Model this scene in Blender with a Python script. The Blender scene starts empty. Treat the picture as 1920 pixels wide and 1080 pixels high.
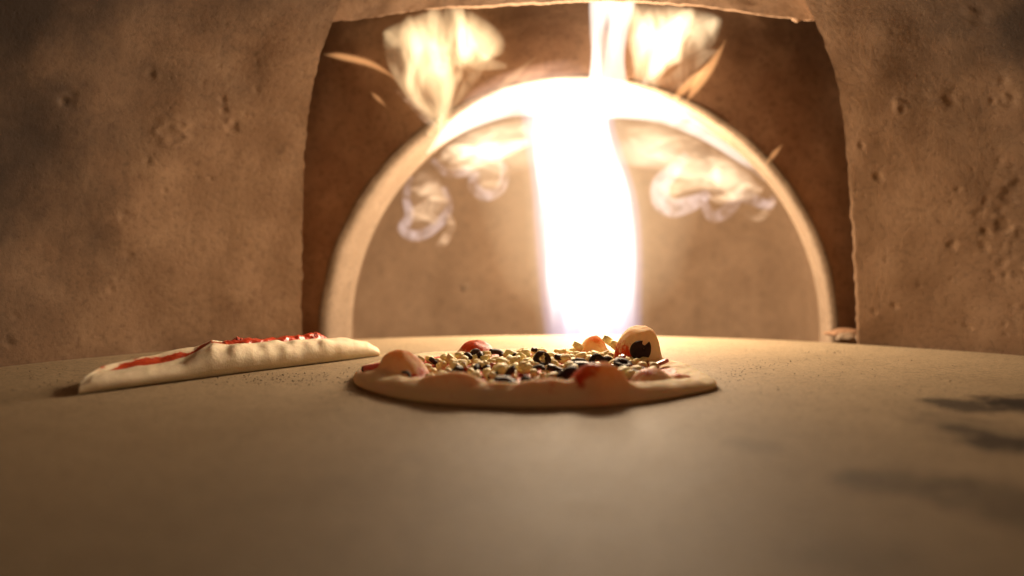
import bpy, math, random
import numpy as np
from mathutils import Vector, noise

R_ = math.radians
scene = bpy.context.scene
COL = scene.collection
random.seed(7)
rng = np.random.default_rng(7)

# ------------------------------------------------------------------ camera
F, CX, HY, H = 1632.0, 960.0, 470.0, 0.1014      # focal (px of a 1920 frame), centre, horizon row, eye height
cam_d = bpy.data.cameras.new('camera')
cam = bpy.data.objects.new('camera', cam_d)
COL.objects.link(cam)
cam.location = (0, 0, H)
cam.rotation_euler = (R_(90), 0, 0)
cam_d.sensor_width = 36.0
cam_d.lens = F / 1920 * 36
cam_d.shift_y = -(540 - HY) / 1920
cam_d.clip_start = 0.005
cam_d.clip_end = 50
cam_d.dof.use_dof = True
cam_d.dof.focus_distance = 0.75
cam_d.dof.aperture_fstop = 2.3
scene.camera = cam

# ------------------------------------------------------------------ world and render settings
world = bpy.data.worlds.new('World')
scene.world = world
world.use_nodes = True
wb = world.node_tree.nodes['Background']
wb.inputs[0].default_value = (1.0, 0.86, 0.70, 1)     # dim room behind the oven mouth
wb.inputs[1].default_value = 0.05
scene.view_settings.view_transform = 'Standard'
scene.view_settings.look = 'None'
scene.view_settings.exposure = 0.45
scene.view_settings.gamma = 1.0
scene.cycles.use_denoising = True
scene.cycles.max_bounces = 8
scene.cycles.diffuse_bounces = 5
scene.cycles.volume_bounces = 0
scene.cycles.volume_step_rate = 2.0
scene.cycles.sample_clamp_indirect = 4.0
scene.cycles.caustics_reflective = False
scene.cycles.caustics_refractive = False

# ------------------------------------------------------------------ the light of the fire: lamps inside the flame column
def fire_lamp(loc, watt, radius, colour):
    d = bpy.data.lights.new('fire_light', 'POINT')
    d.energy = watt
    d.color = colour
    d.shadow_soft_size = radius
    o = bpy.data.objects.new('fire_light', d)
    o.location = loc
    COL.objects.link(o)
WARM = (1.0, 0.76, 0.50)
fire_lamp((0.116, 1.165, 0.085), 3.2, 0.045, WARM)
fire_lamp((0.108, 1.150, 0.170), 3.2, 0.045, WARM)
fire_lamp((0.060, 1.050, 0.258), 4.3, 0.028, WARM)      # fire spilling out under the top of the arch
fire_lamp((0.130, 1.050, 0.256), 4.3, 0.028, WARM)

# ------------------------------------------------------------------ helpers
def P(x, y, Y):
    """point at depth Y that stands at pixel x, y of the 1920 px frame"""
    return np.array([(x - CX) / F * Y, Y, H - (y - HY) / F * Y])

def proj(p):
    return CX + F * p[..., 0] / p[..., 1], HY - F * (p[..., 2] - H) / p[..., 1]

def fbm(v, o=4, s=1.0):
    return noise.fractal(Vector(v) * s, 1.0, 2.0, o)

def fbm_arr(pts, s, o=4, off=(0, 0, 0)):
    off = Vector(off)
    return np.array([noise.fractal(Vector(p) * s + off, 1.0, 2.0, o) for p in pts])

def sstep(a, b, x):
    t = np.clip((x - a) / (b - a), 0, 1)
    return t * t * (3 - 2 * t)

def mesh_obj(name, verts, faces, mat, parent=None, smooth=True, attr=None):
    me = bpy.data.meshes.new(name)
    me.from_pydata([tuple(map(float, v)) for v in verts], [], [tuple(map(int, f)) for f in faces])
    me.validate()
    if smooth:
        me.polygons.foreach_set('use_smooth', [True] * len(me.polygons))
    if attr is not None:
        a = me.color_attributes.new('mask', 'FLOAT_COLOR', 'POINT')
        buf = np.ones((len(verts), 4), dtype=np.float32)
        buf[:, :attr.shape[1]] = attr
        a.data.foreach_set('color', buf.ravel())
    if mat:
        me.materials.append(mat)
    me.update()
    o = bpy.data.objects.new(name, me)
    COL.objects.link(o)
    if parent:
        o.parent = parent
    return o

def grid_faces(nr, nc, wrap=False, base=0, flip=False):
    r = np.arange(nr - 1)[:, None]
    c = np.arange(nc if wrap else nc - 1)[None, :]
    a = r * nc + c
    b = r * nc + (c + 1) % nc
    f = np.stack([a, b, b + nc, a + nc], -1).reshape(-1, 4) + base
    return f[:, ::-1] if flip else f

def outward(o):
    import bmesh
    bm = bmesh.new()
    bm.from_mesh(o.data)
    bmesh.ops.recalc_face_normals(bm, faces=bm.faces[:])
    if bm.calc_volume(signed=True) < 0:
        bmesh.ops.reverse_faces(bm, faces=bm.faces[:])
    bm.to_mesh(o.data)
    bm.free()

def empty(name, loc=(0, 0, 0)):
    o = bpy.data.objects.new(name, None)
    o.empty_display_size = 0.05
    o.location = loc
    COL.objects.link(o)
    return o

def tag(o, label=None, cat=None, group=None, kind=None):
    if label: o['label'] = label
    if cat: o['category'] = cat
    if group: o['group'] = group
    if kind: o['kind'] = kind
    return o

# ------------------------------------------------------------------ materials
class Mat:
    def __init__(self, name):
        self.m = bpy.data.materials.new(name)
        self.m.use_nodes = True
        self.t = self.m.node_tree
        self.n = self.t.nodes
        self.b = self.n['Principled BSDF']
    def new(self, typ, **kw):
        n = self.n.new(typ)
        for k, v in kw.items():
            if k in n.inputs.keys(): n.inputs[k].default_value = v
            else: setattr(n, k, v)
        return n
    def link(self, a, b): self.t.links.new(a, b)
    def coord(self, scale=(1, 1, 1), which='Object'):
        c = self.new('ShaderNodeTexCoord')
        m = self.new('ShaderNodeMapping')
        m.inputs['Scale'].default_value = scale
        self.link(c.outputs[which], m.inputs['Vector'])
        return m.outputs['Vector']
    def noise(self, scale, detail=6, rough=0.6, vec=None, dist=0.0):
        n = self.new('ShaderNodeTexNoise', Scale=scale, Detail=detail, Roughness=rough, Distortion=dist)
        if vec is None: vec = self.coord()
        self.link(vec, n.inputs['Vector'])
        return n.outputs['Fac']
    def ramp(self, fac, stops):
        r = self.new('ShaderNodeValToRGB')
        el = r.color_ramp.elements
        while len(el) < len(stops): el.new(0.5)
        for e, (p, c) in zip(el, stops):
            e.position = p
            e.color = (c, c, c, 1) if isinstance(c, (int, float)) else (*c, 1)
        self.link(fac, r.inputs['Fac'])
        return r.outputs['Color']
    def mix(self, fac, a, b, blend='MIX'):
        n = self.new('ShaderNodeMix', data_type='RGBA', blend_type=blend)
        for s, v in ((n.inputs[0], fac), (n.inputs[6], a), (n.inputs[7], b)):
            if isinstance(v, bpy.types.NodeSocket): self.link(v, s)
            elif isinstance(v, (int, float)): s.default_value = v
            else: s.default_value = (*v, 1)
        return n.outputs[2]
    def math(self, op, a, b=0.0, c=None):
        n = self.new('ShaderNodeMath', operation=op)
        for s, v in zip(n.inputs, (a, b, c)):
            if v is None: continue
            if isinstance(v, bpy.types.NodeSocket): self.link(v, s)
            else: s.default_value = v
        return n.outputs[0]
    def bump(self, h, strength, dist, prev=None):
        n = self.new('ShaderNodeBump', Strength=strength, Distance=dist)
        self.link(h, n.inputs['Height'])
        if prev: self.link(prev, n.inputs['Normal'])
        return n.outputs['Normal']
    def out(self, color=None, rough=None, normal=None, **kw):
        b = self.b
        def put(s, v):
            if isinstance(v, bpy.types.NodeSocket): self.link(v, s)
            elif isinstance(v, tuple): s.default_value = (*v, 1) if len(v) == 3 and s.type == 'RGBA' else v
            else: s.default_value = v
        if color is not None: put(b.inputs['Base Color'], color)
        if rough is not None: put(b.inputs['Roughness'], rough)
        if normal is not None: put(b.inputs['Normal'], normal)
        for k, v in kw.items(): put(b.inputs[k.replace('_', ' ')], v)
        return self.m

def mat_refractory(name, dark, mid, light, sc=1.0, painted_shade=()):
    m = Mat(name)
    big = m.noise(5.5 * sc, 5, 0.6)
    med = m.noise(26 * sc, 6, 0.65, dist=0.4)
    fine = m.noise(170 * sc, 5, 0.7)
    c = m.mix(m.ramp(big, [(0.3, 0.0), (0.7, 1.0)]), dark, mid)
    c = m.mix(m.math('MULTIPLY', m.ramp(med, [(0.42, 0.0), (0.72, 1.0)]), 0.75), c, light)
    c = m.mix(m.math('MULTIPLY', m.ramp(fine, [(0.34, 1.0), (0.50, 0.0)]), 0.50), c, tuple(v * 0.55 for v in dark))
    if painted_shade:  # vignette-like shade painted into the wall colour as ragged dark patches
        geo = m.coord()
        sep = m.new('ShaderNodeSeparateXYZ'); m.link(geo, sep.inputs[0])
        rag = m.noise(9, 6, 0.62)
        for x, y, z, r, amp in painted_shade:
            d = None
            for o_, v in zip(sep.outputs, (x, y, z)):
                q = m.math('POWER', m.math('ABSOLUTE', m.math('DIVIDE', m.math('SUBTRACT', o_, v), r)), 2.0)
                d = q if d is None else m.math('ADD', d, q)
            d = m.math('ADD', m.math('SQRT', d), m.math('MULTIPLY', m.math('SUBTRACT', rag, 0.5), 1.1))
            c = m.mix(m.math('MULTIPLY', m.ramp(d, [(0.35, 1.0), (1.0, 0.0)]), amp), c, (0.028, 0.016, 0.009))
    vo = m.new('ShaderNodeTexVoronoi', Scale=85 * sc)
    m.link(m.coord(), vo.inputs['Vector'])
    pits = m.ramp(vo.outputs['Distance'], [(0.06, 0.0), (0.16, 1.0)])
    n = m.bump(med, 0.14, 0.003)
    n = m.bump(fine, 0.45, 0.0010, n)
    n = m.bump(pits, 0.18, 0.0008, n)
    return m.out(c, 0.82, n, Specular_IOR_Level=0.25)

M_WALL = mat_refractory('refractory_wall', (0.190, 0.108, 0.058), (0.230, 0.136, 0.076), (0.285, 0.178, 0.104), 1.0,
                        [(-0.42, 0.66, 0.34, 0.29, 1.0), (0.50, 0.70, 0.37, 0.26, 0.95), (-0.48, 0.64, 0.14, 0.23, 0.9), (0.52, 0.76, 0.16, 0.12, 0.5), (-0.20, 0.80, 0.43, 0.18, 0.6), (0.05, 0.80, 0.47, 0.22, 0.6)])  # dark patches imitating light falloff in the upper corners and outer wall edges
M_FACE = mat_refractory('refractory_arch_wall', (0.17, 0.088, 0.045), (0.23, 0.122, 0.066), (0.28, 0.16, 0.088), 0.8)
M_RIM = mat_refractory('refractory_rim', (0.13, 0.088, 0.056), (0.17, 0.118, 0.075), (0.21, 0.15, 0.10))
M_FIREBOX = mat_refractory('refractory_firebox', (0.118, 0.073, 0.042), (0.145, 0.092, 0.054), (0.172, 0.112, 0.068), 0.6)

def mat_deck():
    m = Mat('stone_deck')
    co = m.coord()
    big = m.noise(6, 5, 0.6, co)
    med = m.noise(34, 6, 0.65, co)
    fine = m.noise(230, 6, 0.8, co)
    grit = m.noise(620, 3, 0.7, co)
    c = m.mix(m.ramp(big, [(0.3, 0.0), (0.7, 1.0)]), (0.268, 0.200, 0.122), (0.360, 0.272, 0.171))
    c = m.mix(m.math('MULTIPLY', m.ramp(med, [(0.35, 0.0), (0.7, 1.0)]), 0.45), c, (0.41, 0.315, 0.20))
    c = m.mix(m.math('MULTIPLY', m.ramp(fine, [(0.36, 1.0), (0.50, 0.0)]), 0.60), c, (0.11, 0.080, 0.048))
    c = m.mix(m.math('MULTIPLY', m.ramp(fine, [(0.58, 0.0), (0.70, 1.0)]), 0.40), c, (0.42, 0.335, 0.22))
    c = m.mix(m.math('MULTIPLY', m.ramp(grit, [(0.36, 1.0), (0.48, 0.0)]), 0.5), c, (0.10, 0.075, 0.045))
    scuff = m.noise(95, 7, 0.7, m.coord((1.0, 1.6, 1.0)), 0.8)
    c = m.mix(m.math('MULTIPLY', m.ramp(scuff, [(0.34, 1.0), (0.47, 0.0)]), 0.45), c, (0.115, 0.086, 0.054))
    c = m.mix(m.math('MULTIPLY', m.ramp(scuff, [(0.60, 0.0), (0.72, 1.0)]), 0.35), c, (0.46, 0.38, 0.27))
    # burnt marks where earlier bakes leaked: shapes of their own on the stone
    sep = m.new('ShaderNodeSeparateXYZ'); m.link(co, sep.inputs[0])
    def spot(x, y, rx, ry, amp):
        dx = m.math('DIVIDE', m.math('SUBTRACT', sep.outputs[0], x), rx)
        dy = m.math('DIVIDE', m.math('SUBTRACT', sep.outputs[1], y), ry)
        d = m.math('SQRT', m.math('ADD', m.math('MULTIPLY', dx, dx), m.math('MULTIPLY', dy, dy)))
        d = m.math('ADD', d, m.math('MULTIPLY', m.math('SUBTRACT', m.noise(48, 6, 0.7, co), 0.5), 1.9))
        return m.math('MULTIPLY', m.ramp(d, [(0.55, 1.0), (1.0, 0.0)]), amp)
    for x, y, rx, ry, amp in SPOTS:
        c = m.mix(spot(x, y, rx, ry, amp), c, (0.030, 0.022, 0.016))
    n = m.bump(med, 0.06, 0.002)
    n = m.bump(scuff, 0.35, 0.0012, n)
    n = m.bump(fine, 0.6, 0.0010, n)
    return m.out(c, m.ramp(med, [(0.3, 0.62), (0.7, 0.67)]), n, Specular_IOR_Level=0.10)

def dpt(x, y):
    Y = F * H / (y - HY)
    return (x - CX) / F * Y, Y
def spot_px(x0, x1, y0, y1, amp):
    X, Y = dpt((x0 + x1) / 2, (y0 + y1) / 2)
    return (X, Y, (x1 - x0) / 2 / F * Y, (dpt(0, y0)[1] - dpt(0, y1)[1]) / 2, amp)
SPOTS = [spot_px(1725, 1870, 742, 776, 0.85), spot_px(1820, 2030, 738, 780, 1.0), spot_px(1700, 1960, 760, 850, 0.35),
         spot_px(1760, 1850, 790, 820, 0.6), spot_px(1780, 2000, 812, 852, 0.85), spot_px(1540, 1820, 870, 940, 0.5),
         spot_px(1780, 2060, 880, 1020, 0.5), spot_px(1440, 1760, 980, 1110, 0.22), spot_px(1360, 1480, 815, 855, 0.25)]
M_DECK = mat_deck()

def mat_dough(name, cream, sss=0.35, scale=0.008, base_tr=0.0):
    m = Mat(name)
    at = m.new('ShaderNodeAttribute', attribute_name='mask')
    sep = m.new('ShaderNodeSeparateColor'); m.link(at.outputs['Color'], sep.inputs[0])
    sauce, toast = sep.outputs[0], sep.outputs[1]
    n1 = m.noise(70, 5, 0.6)
    n2 = m.noise(380, 5, 0.7)
    c = m.mix(m.ramp(n1, [(0.3, 0.0), (0.7, 1.0)]), tuple(v * 0.90 for v in cream), cream)
    c = m.mix(m.math('MULTIPLY', m.ramp(n2, [(0.52, 0.0), (0.75, 1.0)]), 0.35), c, (0.86, 0.78, 0.64))   # dusting of flour
    n3 = m.noise(150, 6, 0.72)
    tt = m.math('MULTIPLY', toast, m.ramp(n3, [(0.36, 0.35), (0.58, 1.0)]))
    c = m.mix(tt, c, m.mix(m.ramp(n2, [(0.4, 0.0), (0.62, 1.0)]), (0.74, 0.36, 0.085), (0.54, 0.17, 0.028)))
    c = m.mix(m.math('MULTIPLY', toast, m.ramp(n3, [(0.62, 0.0), (0.70, 0.7)])), c, (0.12, 0.035, 0.010))
    sm = m.math('ADD', sauce, m.math('MULTIPLY', m.math('SUBTRACT', m.noise(130, 6, 0.72), 0.5), 1.5))
    sm = m.ramp(sm, [(0.38, 0.0), (0.62, 1.0)])
    sred = m.mix(m.ramp(n2, [(0.35, 0.0), (0.7, 1.0)]), (0.42, 0.026, 0.008), (0.66, 0.085, 0.014))
    c = m.mix(sm, c, sred)
    rough = m.math('SUBTRACT', 0.75, m.math('MULTIPLY', sm, 0.30))
    nn = m.bump(n1, 0.30, 0.0016)
    nn = m.bump(n3, 0.5, 0.0016, nn)
    nn = m.bump(n2, 0.35, 0.0005, nn)
    m.out(c, rough, nn, Subsurface_Weight=sss, Subsurface_Radius=(1.0, 0.48, 0.2), Subsurface_Scale=scale,
          Specular_IOR_Level=0.22)
    # thin skins of the bubbles let the fire behind them through
    tr = m.new('ShaderNodeBsdfTranslucent')
    m.link(m.mix(m.math('MULTIPLY', toast, 0.6), c, (0.95, 0.52, 0.13)), tr.inputs['Color'])
    mx = m.new('ShaderNodeMixShader')
    m.link(m.math('MULTIPLY_ADD', toast, 0.45, base_tr), mx.inputs[0])
    m.link(m.b.outputs[0], mx.inputs[1])
    m.link(tr.outputs[0], mx.inputs[2])
    m.link(mx.outputs[0], m.n['Material Output'].inputs['Surface'])
    return m.m
M_DOUGH = mat_dough('pizza_dough', (0.84, 0.69, 0.46), 0.6, 0.014, 0.26)
M_BREAD = mat_dough('bread_dough', (0.79, 0.67, 0.48), 0.25)

def mat_simple(name, c0, c1, rough, scale=120, sss=0.0, spec=0.5, bump=0.3, dist=0.0006):
    m = Mat(name)
    oi = m.new('ShaderNodeObjectInfo')
    n = m.noise(scale, 4, 0.6)
    c = m.mix(m.ramp(n, [(0.3, 0.0), (0.7, 1.0)]), c0, c1)
    hsv = m.new('ShaderNodeHueSaturation')
    m.link(c, hsv.inputs['Color'])
    m.link(m.math('ADD', 0.88, m.math('MULTIPLY', oi.outputs['Random'], 0.2)), hsv.inputs['Value'])
    nn = m.bump(n, bump, dist)
    return m.out(hsv.outputs[0], rough, nn, Subsurface_Weight=sss, Subsurface_Radius=(1.0, 0.7, 0.4), Subsurface_Scale=0.002,
                 Specular_IOR_Level=spec)
M_CHEESE = mat_simple('diced_cheese', (0.76, 0.64, 0.31), (0.86, 0.76, 0.43), 0.58, 150, 0.3, spec=0.3)
M_OLIVE = mat_simple('black_olive', (0.016, 0.008, 0.008), (0.055, 0.027, 0.024), 0.6, 220, spec=0.22)
M_HAM = mat_simple('cured_ham', (0.32, 0.045, 0.030), (0.48, 0.10, 0.065), 0.36, 160, 0.15)
M_PINK = mat_simple('pink_ham_stick', (0.85, 0.20, 0.16), (0.90, 0.27, 0.21), 0.42, 160, 0.5)
M_TOMATO = mat_simple('tomato_sauce', (0.46, 0.028, 0.012), (0.66, 0.070, 0.022), 0.28, 160, 0.15, bump=0.6, dist=0.002)
M_CHAR = mat_simple('burnt_crumb', (0.012, 0.008, 0.006), (0.05, 0.035, 0.022), 0.8, 300)

# ------------------------------------------------------------------ plan of the chamber: circle through the deck's visible edge
pts = np.array([dpt(0, 688), dpt(280, 659), dpt(567, 638), dpt(1000, 632), dpt(1605, 642), dpt(1920, 668)])
A = np.c_[2 * pts, np.ones(len(pts))]
sol = np.linalg.lstsq(A, (pts ** 2).sum(1), rcond=None)[0]
DX, DY = sol[0], sol[1]
DR = math.sqrt(sol[2] + DX * DX + DY * DY)
print('deck circle', DX, DY, DR)

# ------------------------------------------------------------------ the deck
def build_deck():
    nt = 256
    prof = [(0.0, 0.0)] + [(DR * k / 60, 0.0) for k in range(1, 60)] + [(DR - 0.004, 0.0), (DR - 0.0012, -0.001), (DR, -0.004), (DR, -0.035)]
    prof = prof[1:]
    V = []
    for r, z in prof:
        for t in range(nt):
            a = 2 * math.pi * t / nt
            x, y = DX + r * math.sin(a), DY + r * math.cos(a)
            V.append((x, y, z + (0.0005 * noise.noise(Vector((x * 9, y * 9, 0))) if z == 0 else 0)))
    Fc = [list(f) for f in grid_faces(len(prof), nt, True)]
    c = len(V)
    V.append((DX, DY, 0.0005 * noise.noise(Vector((DX * 9, DY * 9, 0)))))
    for t in range(nt):
        Fc.append((c, (t + 1) % nt, t))
    return mesh_obj('oven_deck', V, Fc, M_DECK)
deck = tag(build_deck(), 'round greyish brown stone baking deck with burnt marks', 'oven deck', kind='structure')

# ------------------------------------------------------------------ the oven
oven = tag(empty('pizza_oven', (DX, DY, -0.06)), 'brown refractory oven chamber with curved walls around an arched firebox', 'oven')
def to_oven(o):
    o.parent = oven
    o.matrix_parent_inverse = oven.matrix_world.inverted()
    return o
bpy.context.view_layer.update()
oven.matrix_world = oven.matrix_basis
RW = DR + 0.006
ZT = 0.50
def prof_r(z):
    t = np.clip((z - 0.05) / (ZT - 0.05), 0, 1)
    return RW * np.clip(1 - t ** 2.5, 0, 1) ** 0.46
def dome(th, z, dr=0.0):
    r = prof_r(z) + dr
    return np.stack([DX + r * np.sin(th), DY + r * np.cos(th), z + 0 * r], -1)

LEFT_EDGE = [(900, 566), (640, 566), (500, 567), (400, 568), (300, 571), (220, 577), (160, 586), (110, 598), (60, 615), (35, 625), (0, 641), (-60, 670), (-200, 700)]
RIGHT_EDGE = [(900, 1606), (640, 1606), (560, 1603), (450, 1598), (350, 1592), (250, 1585), (180, 1576), (120, 1561), (80, 1547), (40, 1528), (0, 1510), (-60, 1480), (-200, 1440)]
def edge_x(tab, y):
    t = sorted(tab)
    return np.interp(y, [a for a, b in t], [b for a, b in t])

def edge_theta(tab, z, lo, hi):
    ths = np.linspace(lo, hi, 1200)
    p = dome(ths, np.full_like(ths, z))
    x, y = proj(p)
    d = x - edge_x(tab, y)
    ok = np.where(np.diff(np.sign(d)) != 0)[0]
    if len(ok) == 0: return None
    i = ok[0]
    return ths[i] + (ths[i + 1] - ths[i]) * (d[i] / (d[i] - d[i + 1]))

# craters, chips and blisters of the left and right wall: (pixel x, y, radius px, depth mm, ring?)
PITS_L = [(128, 186, 17, -2.6, 0), (118, 190, 9, -3.0, 0), (322, 246, 30, 1.6, 1), (330, 240, 9, 1.6, 0), (284, 137, 9, -1.8, 0), (296, 143, 7, 1.2, 0), (418, 185, 7, -2, 0),
          (420, 205, 8, -2, 0), (437, 238, 12, -2.4, 0), (429, 228, 7, 1.4, 0), (232, 405, 11, -2.2, 0), (236, 413, 7, 1.2, 0), (275, 303, 7, -1.8, 0), (30, 592, 8, -1.5, 0),
          (18, 642, 10, -2, 0), (210, 543, 7, -1.6, 0), (211, 525, 5, 1.5, 0), (240, 480, 9, -1.4, 0), (480, 168, 6, -1.2, 0), (380, 155, 6, -1.2, 0)]
PITS_R = [(1765, 182, 26, 2.2, 0), (1782, 186, 12, -2.6, 0), (1687, 198, 13, 2.0, 0), (1694, 203, 7, -2.5, 0), (1880, 150, 10, -2, 0), (1893, 188, 16, -2.2, 0), (1885, 184, 9, 2.4, 0), (1860, 188, 6, -2.5, 0),
          (1835, 30, 20, -2.4, 0), (1820, 25, 14, 2.0, 0), (1648, 332, 9, -2.4, 0), (1617, 273, 6, -2, 0), (1787, 459, 10, -2.6, 0), (1905, 350, 22, -3.2, 0), (1890, 372, 14, -2.6, 0),
          (1880, 425, 16, -2.6, 0), (1850, 436, 9, -2.4, 0), (1845, 462, 10, -2, 0), (1878, 495, 9, -2, 0), (1676, 574, 6, -2, 0), (1910, 510, 14, -2, 0), (1870, 410, 10, 1.8, 0),
          (1640, 585, 6, -1.4, 0), (1838, 400, 12, -1.6, 0), (1895, 340, 10, 2.0, 0), (1915, 440, 12, -2.2, 0)]
for k in range(55):
    PITS_R.append((1935 - abs(rng.normal(0, 75)), rng.uniform(300, 640), rng.uniform(3, 8), rng.uniform(-1.8, -0.5), 0))
for k in range(26):
    PITS_R.append((rng.uniform(1640, 1920), rng.uniform(10, 640), rng.uniform(2.5, 5), rng.uniform(-1.6, 0.9), 0))
for k in range(34):
    PITS_L.append((rng.uniform(0, 550), rng.uniform(0, 640), rng.uniform(2.5, 5), rng.uniform(-1.5, 0.9), 0))

def build_wall(name, tab, side, pits):
    zs = np.concatenate([np.linspace(-0.05, 0.40, 250), 0.40 + (ZT - 0.40) * (1 - (1 - np.linspace(0, 1, 26)[1:]) ** 2)])
    zs[-1] = ZT - 1e-5
    ed = []
    for z in zs:
        e = edge_theta(tab, z, 0.0, side * 1.2) if z < 0.385 else None
        ed.append(ed[-1] if e is None else e)
    ed = np.array(ed)
    # crumbly edge
    jit = np.array([0.0018 * noise.fractal(Vector((0, side * 3.1, z * 60)), 0.8, 2.0, 4) + 0.004 * max(0, noise.noise(Vector((5, side, z * 34))) - 0.45) for z in zs])
    ed = ed + jit / RW
    end = side * R_(122)
    vis = side * R_(86)
    u = np.concatenate([np.linspace(0, 1, 270), 1 + np.linspace(0, 1, 30)[1:]])
    NC = len(u)
    V = []
    nrm = []
    for z, e in zip(zs, ed):
        th = np.where(u <= 1, e + (vis - e) * u ** 1.15, vis + (end - vis) * (u - 1))
        p = dome(th, np.full(NC, z))
        V.append(p)
        nrm.append(np.stack([-np.sin(th), -np.cos(th), np.full(NC, -0.15)], -1))
    V = np.array(V); nrm = np.array(nrm)
    px, py = proj(V)
    disp = np.zeros(V.shape[:2])
    front = V[..., 1] > 0.3
    # rolled lip of the edge
    dist = np.abs((V - V[:, :1]) ).max(-1)
    wob = np.array([noise.fractal(Vector(p) * 7.0, 1.0, 2.0, 3) for p in V.reshape(-1, 3)]).reshape(disp.shape)
    disp += 0.0035 * wob
    if side > 0: disp -= 0.0008 * np.exp(-(dist / 0.0014) ** 2) * sstep(0.22, 0.10, V[..., 2])
    for x, y, r, dmm, ring in pits:
        q = (px - x) / r + 0.25 * np.sin(py * 0.23 + x), (py - y) / r
        d = np.sqrt(q[0] ** 2 + q[1] ** 2)
        s = np.where(front, np.exp(-d ** 4 * 1.2) if not ring else np.exp(-((d - 0.85) / 0.22) ** 2), 0)
        disp += dmm * (0.00042 if side < 0 else 0.00036) * s
    V = V + nrm * disp[..., None]
    n = V.shape[0] * NC
    back = dome(np.broadcast_to(np.where(u[None, :] <= 1, ed[:, None] + (vis - ed[:, None]) * u[None, :] ** 1.15, vis + (end - vis) * (u[None, :] - 1)), (len(zs), NC)), np.broadcast_to(zs[:, None], (len(zs), NC)), 0.045)
    # thickness: a jamb face along the opening edge, 45 mm deep, and a coarse outer skin
    verts = np.concatenate([V.reshape(-1, 3), back[:, 0], back[:, -1], V[:, 0]])
    b2 = n + 2 * len(zs)
    faces = [f for f in grid_faces(len(zs), NC, flip=(side > 0))]
    b0 = n
    b1 = n + len(zs)
    for i in range(len(zs) - 1):
        f = (b2 + i, b2 + i + 1, b0 + i + 1, b0 + i)
        faces.append(f if side < 0 else f[::-1])
        g = (i * NC + NC - 1, b1 + i, b1 + i + 1, (i + 1) * NC + NC - 1)
        faces.append(g if side < 0 else g[::-1])
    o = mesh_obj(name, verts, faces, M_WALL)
    return to_oven(o), ed
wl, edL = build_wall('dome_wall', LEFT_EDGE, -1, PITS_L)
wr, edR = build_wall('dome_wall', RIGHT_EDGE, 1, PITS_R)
wl['label'] = 'curved brown chamber wall left of the fire, with a ring shaped blister'
wr['label'] = 'curved brown chamber wall right of the fire, pitted and chipped'

# crown piece above the opening, set a little behind the walls' edge
CROWN = [(520, 52), (620, 41), (660, 37), (700, 32), (760, 22), (800, 15), (860, 12), (900, 13), (960, 7), (1040, 3), (1100, 0), (1200, 2), (1300, 9), (1340, 14), (1400, 24), (1450, 31), (1500, 36), (1560, 42), (1640, 50)]
def build_crown():
    cx_, cy_ = [a for a, b in CROWN], [b for a, b in CROWN]
    t0, t1 = edL[200] - 0.10, edR[200] + 0.10
    ths = np.linspace(t0, t1, 220)
    rows = []
    zz = np.linspace(0.30, ZT - 1e-4, 900)
    for th in ths:
        p = dome(np.full_like(zz, th), zz, 0.026)
        x, y = proj(p)
        d = y - (np.interp(x, cx_, cy_) + 2.5 * noise.fractal(Vector((th * 40, 3, 1)), 0.8, 2, 4) + 5 * max(0, noise.noise(Vector((th * 24, 9, 1))) - 0.3))
        i = np.where(d < 0)[0]
        rows.append(zz[i[0]] if len(i) else 0.42)
    rows = np.array(rows)
    w = np.linspace(0, 1, 60)
    V = []
    for k in w:
        z = rows + (ZT - 1e-4 - rows) * k ** 1.4
        p = dome(ths, z, 0.026)
        d = np.array([0.003 * noise.fractal(Vector(q) * 14, 1, 2, 4) for q in p])
        p[:, 1] -= d
        V.append(p)
    back = dome(ths, rows + 0.006, 0.062)
    verts = np.concatenate([np.array(V).reshape(-1, 3), back, V[0]])
    nc = len(ths)
    faces = [f for f in grid_faces(len(w), nc)]
    b = len(w) * nc
    for i in range(nc - 1):
        faces.append((b + nc + i + 1, b + nc + i, b + i, b + i + 1))
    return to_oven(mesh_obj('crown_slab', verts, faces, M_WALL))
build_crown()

# flat wall behind the opening with the semicircular fire arch
AY, AX, AR = 1.042, 0.080, 0.300
def arch_loop(r, n=120, cx=AX, leg=-0.055):
    """half circle of radius r with straight legs down to z = leg"""
    pts = [(cx - r, z) for z in np.linspace(leg, 0, 9)[:-1]]
    for k in range(n + 1):
        a = math.pi - math.pi * k / n
        pts.append((cx + r * math.cos(a), r * math.sin(a)))
    pts += [(cx + r, z) for z in np.linspace(0, leg, 9)[1:]]
    return np.array(pts)
def build_arch_wall():
    rs = np.linspace(AR + 0.011, 0.62, 70)
    V = []
    for r in rs:
        L = arch_loop(r)
        y = AY + 0.0 * L[:, 0] + np.array([0.004 * noise.fractal(Vector((x * 9, z * 9, 2)), 1, 2, 4) for x, z in L]) * min(1, max(0, r - AR - 0.016) * 12)
        V.append(np.c_[L[:, 0], y, L[:, 1]])
    nc = V[0].shape[0]
    return to_oven(mesh_obj('arch_wall', np.concatenate(V), grid_faces(len(rs), nc, flip=True), M_FACE))
arch_wall = build_arch_wall()
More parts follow.
